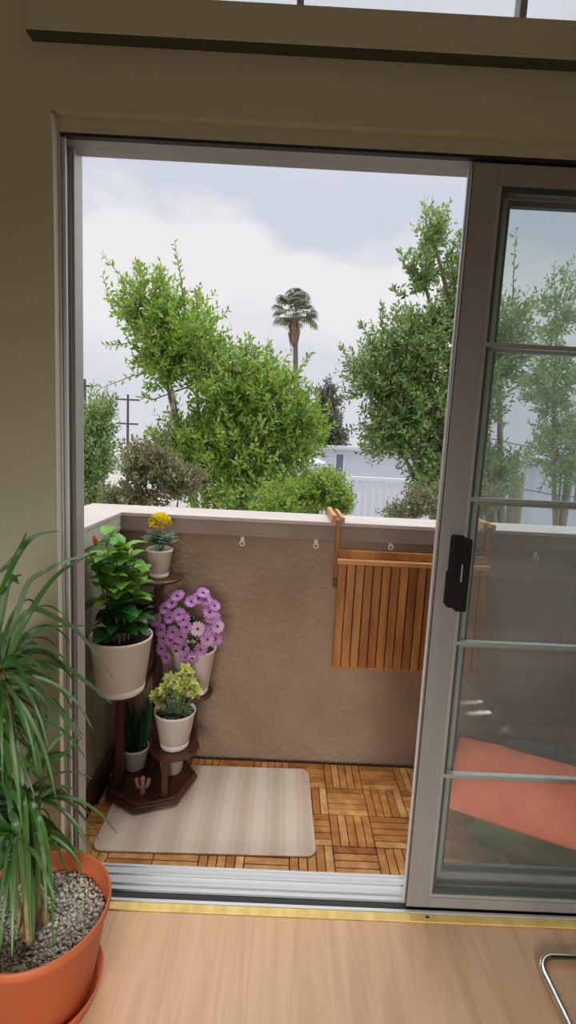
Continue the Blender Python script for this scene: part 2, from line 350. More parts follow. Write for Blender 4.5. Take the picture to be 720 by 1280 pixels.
MB().box(-.562, OX1, 1.2837, 1.3083, .0011, .0035).build('sill_groove', M['black'], fr)
st = MB(); st.box(OX0+.002, OX1, 1.2505, 1.2750, .0005, .0045); struct(st.build('trim_3', M['yellow'], bevel=.001))
MB().box(.46, .470, 1.262, 1.268, .0045, .0052).build('stain', M['black'], bpy.data.objects['trim_3'])

def sash(root, x0, x1, y0, y1, z0, z1, stile, top, bot, muns, glass, framem, fullstile=True):
    yc = (y0+y1)/2
    f = MB(); f.box(x0, x0+stile, y0, y1, z0, z1); f.box(x1-stile, x1, y0, y1, z0, z1)
    f.build('stile', framem, root, bevel=.0015)
    f = MB(); f.box(x0+stile, x1-stile, y0, y1, z1-top, z1); f.box(x0+stile, x1-stile, y0, y1, z0, z0+bot)
    f.build('rail', framem, root, bevel=.0015)
    gx0, gx1, gz0, gz1 = x0+stile, x1-stile, z0+bot, z1-top
    b = MB(); e = .010
    for (ya, yb) in ((y0+.004, yc-.004), (yc+.004, y1-.004)):
        b.box(gx0, gx0+e, ya, yb, gz0, gz1); b.box(gx1-e, gx1, ya, yb, gz0, gz1)
        b.box(gx0+e, gx1-e, ya, yb, gz0, gz0+e)
    b.build('glazing_bead', M['bead'], root)
    g = MB(); g.box(gx0+e, gx0+e+.009, yc-.007, yc+.007, gz0, gz1); g.box(gx0, gx1, yc-.008, yc+.008, gz1-.013, gz1)
    g.box(gx0+e+.009, gx1, yc-.007, yc+.007, gz0+e, gz0+e+.016)
    g.build('gasket', M['gasket'], root)
    mm = MB()
    for z in muns: mm.box(gx0+e, gx1-e, yc-.0085, yc+.0085, z-.0055, z+.0055)
    mm.build('muntin', M['bead'], root, bevel=.001)
    MB().box(gx0+.004, gx1-.004, yc-.0025, yc+.0025, gz0+.002, gz1-.002).build('pane', glass, root)

Y0 = 1.288
def zz(v, Y, u=600): return at(u, v, Y).z
muns = [zz(432, 1.303, 620), zz(625, 1.303, 610), zz(803, 1.303, 575), zz(968, 1.303, 555)]
d1 = semp('door_1', (.409, 1.30, .01))
sash(d1, .409, 1.25, Y0, 1.320, .0125, 1.9985, .062, .047, .030, muns, M['glass'], M['alu_dark'])
MB().box(.4045, .4088, 1.312, 1.3195, .014, 1.997).build('daylit_edge_strip', M['alu_bright'], d1)  # added bright strip: daylight on the panel's side face put in as colour
MB().box(.4070, .4088, 1.2892, 1.2915, .014, 1.997).build('edge_seal', M['black'], d1)
# handle
hz1, hz0 = zz(669, 1.27, 575), zz(762, 1.27, 575)
hd = MB(); X0, X1 = .4325, .4865
poly = [(X0, hz0+.012), (X0+.004, hz0+.006), (X0+.022, hz0+.004), (X0+.026, hz0-.004), (X1, hz0-.004), (X1, hz1-.010), (X1-.012, hz1-.010), (X1-.022, hz1-.002), (X0+.008, hz1-.002), (X0+.004, hz1-.006), (X0+.004, hz0+.10), (X0, hz0+.095)]
n_ = len(poly)
hd.add([(x, 1.2875, z) for x, z in poly]+[(x, 1.262, z) for x, z in poly], [tuple(range(n_)), tuple(range(n_, 2*n_))[::-1]]+[(i, n_+i, n_+(i+1) % n_, (i+1) % n_) for i in range(n_)])
ho = hd.build('door_handle', M['handle'], d1, bevel=.002)
MB().box((X0+X1)/2+.0035, (X0+X1)/2+.0065, 1.2605, 1.263, (hz0+hz1)/2-.022, (hz0+hz1)/2+.024).build('latch', M['latch'], ho)
w2 = semp('window_2', (.43, 1.35, .01))
muns2 = [zz(432, 1.357, 620)-.012, zz(625, 1.357, 610)-.008, zz(803, 1.357, 575)-.004, zz(968, 1.357, 555)-.002]
sash(w2, .425, 1.448, 1.340, 1.374, .0125, 2.0185, .085, .072, .055, muns2, M['glass2'], M['alu_dark'])

# ------------------------------------------------------------------ balcony
YP, XB, ZD = 2.135, -.700, -.10
struct(MB().box(-.92, 1.62, 1.41, 2.36, -.30, -.125).build('floor_balcony', M['slab']))
pw = MB(); pw.box(-.88, 1.62, YP, 2.34, -.30, .918)
pwo = struct(pw.build('wall_balcony_front', M['stucco']))
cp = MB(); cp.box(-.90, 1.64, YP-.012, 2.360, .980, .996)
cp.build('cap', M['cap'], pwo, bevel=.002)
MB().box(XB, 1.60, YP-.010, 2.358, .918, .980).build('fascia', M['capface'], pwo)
lw = struct(MB().box(-.88, XB, 1.41, YP-.0005, -.30, .918).build('wall_balcony_left', M['leftwall']))
MB().box(-.90, XB+.012, 1.41, YP-.0125, .980, .996).build('cap', M['cap'], lw, bevel=.002)
MB().box(-.898, XB+.010, 1.41, YP-.0105, .918, .980).build('fascia', M['cap'], lw)
struct(MB().box(1.50, 1.62, 1.41, YP-.0005, -.30, 2.6).build('wall_balcony_right', M['stucco']))
# dark wooden board lying along the side parapet
struct(MB().box(XB+.0005, XB+.020, 1.44, 2.13, -.124, -.015).build('baseboard_balcony', M['darkwood']))
# exterior leaf of the door wall
ew = MB(); ew.box(XL-.1, OX0, 1.4105, 1.43, -.3, ZC); ew.box(OX1, XR+.1, 1.4105, 1.43, -.3, ZC); ew.box(OX0, OX1, 1.4105, 1.43, OZ, 2.25); ew.box(OX0, OX1, 1.4105, 1.43, -.3, -.031)
struct(ew.build('wall_exterior', M['extpale']))

# deck tiles: four small squares of five slats each
def tile(x0, y0):
    t = MB(); g = .0016; s_ = .155
    for i in range(2):
        for jj in range(2):
            X, Y = x0+i*s_, y0+jj*s_
            vert = (i+jj) % 2 == 1
            for k in range(5):
                a = k*s_/5
                if vert: t.box(X+a+g, X+a+s_/5-g, Y+g, Y+s_-g, -.112, ZD)
                else: t.box(X+g, X+s_-g, Y+a+g, Y+a+s_/5-g, -.112, ZD)
    return t
cols = [-.387-.31+.022, -.387, -.077, .233, .543, .853, 1.163]
TL = {(3, 1): 'slatted acacia deck tile against the parapet just right of the rug',
      (3, 0): 'slatted acacia deck tile at the door sill, right of the rug',
      (2, 0): 'slatted acacia deck tile poking out under the front right corner of the rug',
      (2, 1): 'slatted acacia deck tile under the back right corner of the rug',
      (1, 0): 'slatted acacia deck tile showing as a thin strip before the middle of the rug',
      (0, 0): 'slatted acacia deck tile at the front left corner of the rug by the jamb',
      (4, 1): 'slatted acacia deck tile by the parapet at the sliding door edge',
      (4, 0): 'slatted acacia deck tile behind the sliding door stile next to the sill'}
for ci, X in enumerate(cols):
    for ri, Y in enumerate((1.473, 1.783)):
        if ci == 0:
            t = MB(); g = .0016
            for jj in range(2):
                for k in range(5):
                    yy = Y+jj*.155
                    if jj == 1: t.box(XB+.022+g, -.387-.155-g, yy+k*.031+g, yy+(k+1)*.031-g, -.112, ZD)
                    else: 
                        for q in range(4): t.box(-.387-.155-(q+1)*.031+g, -.387-.155-q*.031-g, yy+g, yy+.155-g, -.112, ZD) if k == 0 else None
                    if jj == 0: t.box(-.387-.155+g, -.387-g, yy+k*.031+g, yy+(k+1)*.031-g, -.112, ZD)
                    else: t.box(-.387-.155+k*.031+g, -.387-.155+(k+1)*.031-g, yy+g, yy+.155-g, -.112, ZD)
            x_ = XB+.022
        else: t = tile(X, Y); x_ = X
        lab = TL.get((ci, ri), 'slatted acacia deck tile mostly hidden under rug, stand or cushions')
        loc = (x_+.15, Y+.155, -.125)
        rt = thing('deck_tile', loc, lab, 'deck tile', 'interlocking wooden deck tiles')
        t.build('slats', M['tile'], rt, bevel=.0008, seg=1)
        b = MB(); xe = min(X+.31, 1.495) if ci else -.387
        xs = x_+.001
        for q in range(6): b.box(xs+(xe-xs-.02)*q/5, xs+(xe-xs-.02)*q/5+.018, Y+.003, Y+.307, -.1249, -.1122)
        b.build('tile_base', M['black'], rt)

# rug
def rrect(cx, cy, w, h, r, n=8, rot=0):
    P = []
    for (sx, sy, a0) in ((1, 1, 0), (-1, 1, 90), (-1, -1, 180), (1, -1, 270)):
        for k in range(n+1):
            a = radians(a0+90*k/n); P.append((sx*(w/2-r)+r*cos(a), sy*(h/2-r)+r*sin(a)))
    return [(cx+x*cos(rot)-y*sin(rot), cy+x*sin(rot)+y*cos(rot)) for x, y in P]
ro = MB().prism([(x+.22, y-1.80) for x, y in rrect(-.22, 1.80, .776, .475, .035, rot=radians(1.0))], 0, .007).build('rug', stripes(), bevel=.002)
ro.location = (-.22, 1.80, ZD+.0003)
tag(ro, 'beige striped doormat with rounded corners lying on the wooden deck tiles', 'rug')
ZR = ZD+.0076

# ------------------------------------------------------------------ plant stand
SB = (-.487, 1.905)
ps = thing('plant_stand', (SB[0], SB[1], ZR), 'dark red-brown wooden multi-tier plant stand in the balcony corner', 'plant stand')
def disc(name, x, y, z, r, th=.014, n=36, squash=1.0):
    return MB().lathe([(0, z-th), (r-.004, z-th), (r, z-th+.003), (r, z-.004), (r-.004, z), (0, z)], (x, y, 0), n).build(name, M['darkwood'], ps, smooth=False, bevel=0)
b = MB(); pl = []
for k in range(7):
    a = radians(-95+k*360/7); pl.append((SB[0]+.185*cos(a), SB[1]+.185*sin(a)))
pl = [(max(x, XB+.024), min(y, 2.09)) for x, y in pl]
b.prism(pl, ZR+.012, ZR+.030); b.build('base_shelf', M['darkwood'], ps, bevel=.006, seg=3)
b = MB()
for k in range(7):
    x0_, y0_ = pl[k]; x1_, y1_ = pl[(k+1) % 7]
    b.tube([(x0_*.93+SB[0]*.07, y0_*.93+SB[1]*.07, ZR+.034), (x1_*.93+SB[0]*.07, y1_*.93+SB[1]*.07, ZR+.034)], .006, 6)
b.build('base_rim', M['darkwood'], ps)
for k in (0, 2, 5):
    x_, y_ = pl[k]; x_ = x_*.8+SB[0]*.2; y_ = y_*.8+SB[1]*.2
    MB().lathe([(0, ZR), (.012, ZR), (.014, ZR+.012), (0, ZR+.012)], (x_, y_, 0), 12).build('foot', M['darkwood'], ps)
ZB = ZR+.030
def post(x, y, z0, z1, w=.012):
    MB().box(x-w, x+w, y-w, y+w, z0, z1).build('post', M['darkwood'], ps, bevel=.002)
post(-.508, 2.045, ZB, .742, .0145)
post(-.600, 1.850, ZB, .371, .0155)
post(-.408, 1.795, ZB, .093, .012)
post(-.350, 2.055, ZB, .255, .012)
disc('shelf', -.497, 2.005, .756, .089)
disc('shelf', -.578, 1.800, .386, .085)
disc('shelf', -.350, 2.005, .270, .088)
disc('shelf', -.388, 1.868, .107, .096)
disc('shelf', -.590, 2.040, .520, .072)
b = MB(); b.box(-.52, -.50, 1.80, 2.05, .366, .372+.0005, None); b.box(-.60, -.50, 1.845, 1.857, .352, .371)
b.box(-.508, -.352, 2.039, 2.051, .235, .2555); b.box(-.60, -.508, 2.035, 2.049, .488, .5055)
b.build('brace', M['darkwood'], ps, bevel=.001)

def potlathe(x, y, z, rb, rt, h, lip=.006, th=.004, line=None, rimh=.012):
    pr = [(0, z), (rb-.004, z), (rb, z+.004)]
    if line:
        rl = rb+(rt-rb)*line/h; pr += [(rl, z+line), (rl-.003, z+line+.001), (rl-.003, z+line+.003), (rl, z+line+.004)]
    pr += [(rt-.002, z+h-rimh), (rt, z+h-rimh+.001), (rt+.001, z+h-.002), (rt-.001, z+h), (rt-th, z+h-.001), (rt-th-.003, z+h-.03), (rt-th-.006, z+h-.045), (0, z+h-.046)]
    return MB().lathe(pr, (x, y, 0), 48)
def pot(name, label, x, y, z, rb, rt, h, m='potwhite', line=.02, soil=.02, cat='potted plant'):
    r = thing(name, (x, y, z), label, cat)
    potlathe(x, y, z+.0004, rb, rt, h, line=line).build('pot', M[m], r, smooth=True)
    sr = rt-.006-(soil/h)*(rt-rb)
    b = MB(); n = 28; vs = [(x, y, z+h-soil+.004)]
    for rr in (.5, 1):
        for k in range(n): vs.append((x+sr*rr*cos(2*pi*k/n), y+sr*rr*sin(2*pi*k/n), z+h-soil+random.uniform(-.002, .004)))
    fs = [(0, 1+k, 1+(k+1) % n) for k in range(n)]+[(1+k, 1+n+k, 1+n+(k+1) % n, 1+(k+1) % n) for k in range(n)]
    b.add(vs, fs).build('soil', M['soil'], r, smooth=True)
    return r

def broadleaf(b, base, d, L, W, droop=.35, up=(0, 0, 1), fold=.2, n=6, serr=0):
    d = Vector(d).normalized(); pts = []; ws = []
    p = Vector(base)
    for i in range(n+1):
        t = i/n; pts.append(p.copy()); d2 = (d - Vector((0, 0, 1))*droop*t*1.6).normalized(); p = p + d2*(L/n)
        wv = sin(pi*min(1, t**.75))**.85 if 0 < t < 1 else 0
        ws.append(W*wv*(1+serr*((i % 2)*2-1)) + .0006)
    b.ribbon(pts, ws, up, fold)

# marigold
r = pot('potted_marigold', 'small cream pot of one yellow marigold on the top shelf of the stand', -.493, 1.998, .756, .036, .0525, .118, line=.018)
cx, cy, cz = at(200, 650, 1.998)
b = MB()
for k in range(300):
    a = random.uniform(0, 2*pi); ph = random.uniform(0, 1)**.7*2.1
    d = Vector((sin(ph)*cos(a), sin(ph)*sin(a), cos(ph)*.85))
    c0 = Vector((cx, cy, cz-.010)) + d*.030
    broadleaf(b, c0, d+Vector((0, 0, .25)), random.uniform(.015, .021), .0075, droop=.2, up=d.cross(Vector((.3, .2, 1))).cross(d)+Vector((.01, 0, 0)), n=3)
b.build('flower', M['yelpetal'], r, smooth=True)
b = MB(); b.tube([(cx-.002, cy, .86), (cx, cy, cz-.01)], .003, 6)
for k in range(9):
    a = k*.7; b.tube([(cx, cy, .855), (cx+.02*cos(a), cy+.02*sin(a), .885), (cx+.045*cos(a), cy+.04*sin(a), .905+.01*(k % 3))], .0015, 5)
b.build('stem', M['grnfeather'], r)
b = MB()
for k in range(60):
    a = random.uniform(0, 2*pi); e_ = random.uniform(.0, .9); L = random.uniform(.045, .080)
    d = Vector((cos(a)*cos(e_), sin(a)*cos(e_), sin(e_)*.55)); base = Vector((cx, cy, random.uniform(.885, .925)))
    for q in range(1, 8):
        c0 = base + d*L*q/7
        for sgn in (-1, 1):
            dd = (d*.7 + d.cross(Vector((0, 0, 1))).normalized()*sgn).normalized()
            broadleaf(b, c0, dd, .018*(1.2-q/9), .0030, droop=.2, n=3)
b.build('foliage', M['grnfeather'], r)

# big hibiscus pot
HX, HY, HZ = -.571, 1.765, .386
r = pot('potted_hibiscus', 'large cream pot with tall leafy green shrub and a coral bud', HX, HY, HZ, .084, .1115, .213, line=.026, soil=.028)
b = MB(); lf = MB(); lf2 = MB(); tips = []
stems = [((0, .0), (-.03, .0, .40)), ((.01, .01), (.035, .02, .37)), ((-.02, .01), (-.075, .05, .30)), ((.02, .02), (.085, .05, .26)), ((0, -.02), (.0, -.04, .27)), ((.0, .03), (-.02, .08, .34)), ((-.02, -.01), (-.085, -.01, .34)), ((.01, .0), (.05, .06, .33))]
for (sx, sy), (tx, ty, tz) in stems:
    p0 = Vector((HX+sx, HY+sy, HZ+.185)); p1 = Vector((HX-.020+tx*.95, HY-.03+ty, HZ+.185+tz)); pm = (p0+p1)/2+Vector((-tx*.15, -ty*.15, .02))
    pts = [p0*(1-t)**2+pm*2*t*(1-t)+p1*t*t for t in [i/8 for i in range(9)]]
    b.tube(pts, [.0042*(1-.6*i/8) for i in range(9)], 7); tips.append(p1)
    nL = 15
    for k in range(nL):
        t = .14+.86*k/(nL-1); p = p0*(1-t)**2+pm*2*t*(1-t)+p1*t*t
        a = k*2.4+tx*20; up_ = .25+.5*t
        d = Vector((cos(a), sin(a), up_))
        L = random.uniform(.082, .120)*(1.05-.2*t)
        lx = p.x + cos(a)*L
        if lx < XB+.03: d.x = abs(d.x)*.2
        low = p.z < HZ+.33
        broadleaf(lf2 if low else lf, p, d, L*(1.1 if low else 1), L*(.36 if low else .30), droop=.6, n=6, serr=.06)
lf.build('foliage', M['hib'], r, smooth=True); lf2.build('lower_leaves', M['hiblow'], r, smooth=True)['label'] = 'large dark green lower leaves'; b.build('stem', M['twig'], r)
q_ = at(119, 676, 1.72); MB().lathe([(0, -.022), (.006, -.015), (.009, 0), (.007, .012), (0, .024)], q_, 12, axis=(-.1, -.2, 1)).build('flower_bud', M['bud_red'], r, smooth=True)['label'] = 'coral flower bud'
b = MB(); b.tube([tips[6], (q_.x, q_.y, q_.z-.015)], .0015, 5); b.build('bud_stem', M['twig'], r)
q_ = at(163, 690, 1.74); MB().lathe([(0, -.014), (.005, -.008), (.008, 0), (.005, .010), (0, .018)], q_, 12, axis=(.6, -.2, 1)).build('flower_bud', M['bud_yel'], r, smooth=True)['label'] = 'pale yellow bud'
b = MB(); b.tube([tips[1]+Vector((0, 0, -.04)), (q_.x, q_.y, q_.z-.010)], .0015, 5); b.build('bud_stem', M['twig'], r)

# grey pot behind
r = pot('potted_plant', 'grey pot mostly hidden behind the large leafy pot, under the top shelf', -.590, 2.040, .520, .045, .063, .085, m='potgrey', line=None, soil=.012)
lf = MB()
for k in range(26):
    a = k*2.4; d = Vector((cos(a), sin(a)*.8-.2, random.uniform(.6, 1.6)))
    if d.x < 0: d.x *= .5
    if d.y > 0: d.y *= .2
    broadleaf(lf, (-.590+.01*cos(a), 2.03, .59), d, random.uniform(.06, .10), .018, droop=.5)
lf.build('foliage', M['hibdark'], r, smooth=True)

# mauve daisies
PX, PY, PZ = -.345, 2.000, .270
r = pot('potted_daisy', 'cream pot overflowing with mauve daisies with dark centres', PX, PY, PZ, .062, .092, .195, line=.022, soil=.02)
dome = at(234, 792, 1.965)
lf = MB(); st_ = MB()
for k in range(150):
    a = random.uniform(0, 2*pi); e_ = random.uniform(-.25, 1.4)
    d = Vector((cos(a)*cos(e_), sin(a)*cos(e_), sin(e_)))
    c0 = dome + Vector((d.x*.075, d.y*.05, d.z*.065-.01)) + Vector((0, 0, -.01))
    broadleaf(lf, c0, d+Vector((random.uniform(-.6, .6), random.uniform(-.6, .2), 0)), .035, .007, droop=.3, n=4)
for k in range(14):
    a = k*2.39; st_.tube([(PX+.02*cos(a), PY+.02*sin(a), PZ+.17), dome+Vector((.05*cos(a), .03*sin(a), .02*(k % 3)))], .002, 5)
lf.build('foliage', M['hibdark'], r, smooth=True); st_.build('stem', M['twig'], r)
def flower(nm, mp_):
    b = MB()
    for k in range(14):
        a = 2*pi*k/14 + random.uniform(-.06, .06)
        L = .021; d = Vector((cos(a), sin(a), .12)); pts = [Vector((cos(a)*.003, sin(a)*.003, 0))+d*L*t for t in (0, .35, .7, 1)]
        b.ribbon(pts, [.0016, .0033, .0040, .0014], (0, 0, 1), .15)
    o = b.build(nm, M[mp_], None, smooth=True)
    c = MB().lathe([(0, -.001), (.0048, 0), (.0042, .0022), (0, .0032)], (0, 0, 0), 10).build('flower_centre', M['eye'], None, smooth=True); c.parent = o
    return o
f1 = flower('flower', 'purple'); f2 = flower('flower', 'pale')
fl = [(222, 745), (239, 752), (257, 750), (268, 757), (207, 760), (224, 768), (262, 765), (201, 787), (216, 790), (233, 784), (247, 786, 1), (259, 799), (272, 783), (202, 811), (219, 804), (229, 812), (213, 800), (269, 799), (232, 822), (248, 748), (263, 771), (215, 754), (196, 775), (255, 790), (208, 822), (268, 770), (240, 822), (226, 796), (212, 772), (251, 812), (262, 789), (204, 798), (229, 774), (254, 741)]
first = {0: True, 1: True}
for i, t in enumerate(fl):
    u_, v_ = t[0], t[1]; kk = 1 if len(t) > 2 or i in (12, 11) else 0
    src = f2 if kk else f1
    dx, dz = (u_-234)/45, (792-v_)/50
    dy = -sqrt(max(.05, 1-min(1, dx*dx+dz*dz)))
    p = at(u_, v_, 1.965+.07*dy)
    nrm = Vector((dx*.8, dy*1.1-.5, dz*.7+.55)).normalized()
    o = src if first[kk] else copy_tree(src)
    first[kk] = False
    o.parent = r; o.matrix_parent_inverse = Matrix.Translation(-r.location)
    q = Vector((0, 0, 1)).rotation_difference(nrm)
    sc = random.uniform(1.08, 1.32)
    o.matrix_basis = Matrix.Translation(p) @ q.to_matrix().to_4x4() @ Matrix.Rotation(random.uniform(0, 1), 4, 'Z') @ Matrix.Scale(sc, 4)
    if kk: o['label'] = 'paler pink daisy'

# variegated succulent
SX, SY, SZ = -.390, 1.868, .107
r = pot('potted_succulent', 'white pot of variegated yellow-green succulent on the low front shelf', SX, SY, SZ, .055, .0805, .152, line=.022, soil=.016)
lf = MB(); dk = MB(); stm = MB()
ros = [(207, 858), (219, 848), (232, 835), (243, 860), (203, 872), (224, 862), (196, 866), (236, 848), (213, 846), (227, 852)]
for i, (u_, v_) in enumerate(ros):
    c0 = at(u_, v_+4, 1.84+.012*(i % 3)); nm = Vector(((u_-220)/45, -.55, .75)).normalized(); q = Vector((0, 0, 1)).rotation_difference(nm)
    stm.tube([(SX+(c0.x-SX)*.4, SY+(c0.y-SY)*.4, SZ+.13), c0], .003, 6)
    for ring, (nn, el, L) in enumerate(((5, 1.1, .022), (7, .6, .033), (8, .15, .038))):
        for k in range(nn):
            a = 2*pi*k/nn+ring*.4; d = q @ Vector((cos(a)*cos(el), sin(a)*cos(el), sin(el)))
            broadleaf(lf if ring < 2 or k % 3 else dk, c0, d, L, L*.27, droop=-.12, up=q @ Vector((0, 0, 1)), fold=.4, n=4)
for k in range(18):
    a = k*2.4; broadleaf(dk, (SX+.03*cos(a), SY+.03*sin(a), SZ+.135), (cos(a), sin(a), .5), .045, .008, droop=.5, n=4)
c0 = at(204, 878, 1.80)
for k in range(4): broadleaf(dk, c0, (random.uniform(-.3, .3), -.3, -1), .03, .006, n=4)
lf.build('foliage', M['succ'], r, smooth=True); dk.build('lower_leaves', M['succdark'], r, smooth=True)['label'] = 'dull green older leaves'; stm.build('stem', M['succdark'], r)

# low pots on base
r = pot('potted_snake_plant', 'white pot with dark upright leaves on the stand base, behind the left post', -.575, 1.965, ZB, .042, .058, .098, line=None, soil=.01)
lf = MB()
for k in range(22):
    a = k*2.4; rr = .006+.0016*k
    if True:
        base = Vector((-.572+rr*cos(a)*.8, 1.965+rr*sin(a)*.8, ZB+.085)); L = random.uniform(.14, .24)
        lean = Vector((cos(a)*.16, sin(a)*.14, 1)); lf.ribbon([base+lean*L*t for t in (0, .3, .6, .85, 1)], [.009, .013, .012, .008, .001], (cos(a+1.57), sin(a+1.57), 0), .2)
lf.build('foliage', M['hibdark'], r, smooth=True)
r = pot('potted_cactus', 'small cream pot standing on the stand base behind the short front post', -.418, 1.955, ZB, .044, .055, .085, m='potcream', line=None, soil=.01)
b = MB(); 
for k in range(3):
    b.blob((-.418+.022*(k-1), 1.955+.008*(k % 2), ZB+.092), .016, 12, (1, 1, 1.1))
b.build('cactus', M['succdark'], r, smooth=True)
g = Vector((-.497, 1.803, ZB+.001))
b = MB(); b.tube([g, g+Vector((0, 0, .03)), g+Vector((0, 0, .062))], [.013, .009, .008], 12); b.blob(g+Vector((0, 0, .064)), .0105, 10)
for sg in (-1, 1):
    b.tube([g+Vector((0, 0, .028)), g+Vector((sg*.018, 0, .032)), g+Vector((sg*.023, 0, .05)), g+Vector((sg*.023, 0, .058))], .0078, 10); b.blob(g+Vector((sg*.023, 0, .058)), .009, 10)
tag(b.build('figurine', M['pinkclay'], None, smooth=True), 'small pinkish clay cactus-shaped ornament at the front of the stand base', 'ornament')

# ------------------------------------------------------------------ folding table
TY = 2.060
tx0, tx1 = at(419, 760, TY).x, at(606, 760, TY).x
tz1, tz0 = at(480, 704, TY).z, at(480, 838, TY).z
ft = thing('folding_table', ((tx0+tx1)/2, TY, tz0), 'slatted acacia balcony table folded down and hooked over the parapet', 'table')
b = MB(); nS = 17; sw = (tx1-tx0)/nS
for k in range(nS): b.box(tx0+k*sw+.0025, tx0+(k+1)*sw-.0025, TY-.008, TY+.008, tz0+.012, tz1-.012)
b.build('table_slats', M['acacia'], ft, bevel=.0015)
b = MB(); b.box(tx0-.003, tx1+.003, TY-.010, TY+.014, tz1-.012, tz1+.008)
b.build('front_rail', M['acacia_light'], ft, bevel=.002)
MB().box(tx0, tx1, TY-.006, TY+.012, tz0, tz0+.0115).build('bottom_rail', M['acacia'], ft, bevel=.002)
rz1, rz0 = at(480, 690, 2.09).z, at(480, 703, 2.09).z
MB().box(tx0+.002, tx1-.002, 2.082, 2.104, rz0-.004, rz1).build('back_rail', M['acacia'], ft, bevel=.002)
for xx in (tx0-.012, tx1-.006):
    hk = MB(); hk.box(xx, xx+.018, 2.098, 2.118, .72, 1.012); hk.build('bracket', M['acacia'], ft, bevel=.002)
    hb = MB(); hb.box(xx-.020, xx-.0005, 2.098, 2.385, .9975, 1.030); hb.box(xx+.0185, xx+.034, 2.098, 2.385, .9975, 1.022); hb.box(xx-.020, xx+.034, 2.366, 2.384, .90, .997)
    hb.build('hook_arm', M['acacia_light'], ft, bevel=.002)
    sp_ = MB(); sp_.box(xx+.002, xx+.016, TY+.0145, 2.0975, .722, .76); sp_.build('hinge_block', M['darkwood'], ft, bevel=.001)

# clear hooks under the cap
hl = ['clear plastic hook on the parapet nearest the mauve daisies', 'clear plastic hook on the parapet just left of the folded table', 'clear plastic hook above the folded table', 'clear plastic hook on the parapet seen through the sliding door glass']
proto = None
for i, (u_, v_) in enumerate([(303, 677), (395, 680), (488, 682), (669, 695)]):
    p = at(u_, v_, YP)
    if proto is None:
        proto = thing('wall_hook', (0, YP, 0), hl[0], 'hook', 'clear hooks along the parapet')
        b = MB(); b.box(-.008, .008, YP-.003, YP+.0005, -.004, .022); b.build('backplate', M['hook'], proto, bevel=.001)
        b = MB(); b.tube([(.010*cos(a), YP-.010, -.006+.010*sin(a)) for a in [radians(x) for x in range(110, 431, 20)]], .0026, 8); b.tube([(0, YP-.003, .008), (0, YP-.010, .004)], .003, 8); b.build('hook', M['hook'], proto, smooth=True)
        o = proto
    else: o = copy_tree(proto); o['label'] = hl[i]
    o.location = (p.x, YP, p.z)

# ------------------------------------------------------------------ cushions on the balcony
def cushion(name, L, W, H, mt, bulge=.25, nx=22, ny=16, seed=0, tuft=0):
    b = MB(); vs = []; 
    def top(i, j):
        x = (i/nx-.5)*2; y = (j/ny-.5)*2
        e_ = max(0, 1-abs(x)**6)**.5*max(0, 1-abs(y)**6)**.5
        t = tuft*abs(sin(x*pi*1.5))*abs(sin(y*pi*1.5))
        return e_, t
    for side in (1, -1):
        for j_ in range(ny+1):
            for i_ in range(nx+1):
                e_, t = top(i_, j_)
                n1 = noise.noise(Vector((i_*.22+seed, j_*.22, side)))*.30 if side > 0 else 0
                vs.append(((i_/nx-.5)*L, (j_/ny-.5)*W, side*H/2*e_*(1-tuft+t+n1)))
    fs = []; o = (nx+1)*(ny+1)
    for j_ in range(ny):
        for i_ in range(nx):
            a = j_*(nx+1)+i_; fs.append((a, a+1, a+nx+2, a+nx+1)); fs.append((o+a, o+a+nx+1, o+a+nx+2, o+a+1))
    for i_ in range(nx):
        a = i_; fs.append((a, o+a, o+a+1, a+1)); a = ny*(nx+1)+i_; fs.append((a, a+1, o+a+1, o+a))
    for j_ in range(ny):
        a = j_*(nx+1); fs.append((a, a+nx+1, o+a+nx+1, o+a)); a += nx; fs.append((a, o+a, o+a+nx+1, a+nx+1))
    return b.add(vs, fs).build(name, mt, None, smooth=True, sub=1)
ang = radians(-25); ux, uy = cos(ang), sin(ang)
def cpos(a, c): return (.60+a*ux-c*uy, 1.63+a*uy+c*ux)
x_, y_ = cpos(.285, .245)
o = cushion('cushion', .43, .40, .125, M['green'], seed=3); o.location = (x_+.03, y_-.005, ZD+.0705); o.rotation_euler = (0, 0, ang)
tag(o, 'green floor cushion underneath the coral cushion, behind the sliding door glass', 'cushion')
o = cushion('cushion', .50, .50, .075, M['coral'], seed=9, tuft=.12); o.location = (x_-.015, y_+.01, ZD+.140+.036); o.rotation_euler = (0, 0, ang)
tag(o, 'coral seat cushion lying on the green one, seen through the glass', 'cushion')
o = cushion('bolster', .34, .10, .16, M['dkgreen'], seed=5); o.location = (1.20, 2.055, ZD+.28); o.rotation_euler = (0, 0, radians(-8))
tag(o, 'dark green bolster leaning on the parapet behind the coral cushion', 'cushion')
o.location = (1.17, 2.07, ZD+.079)

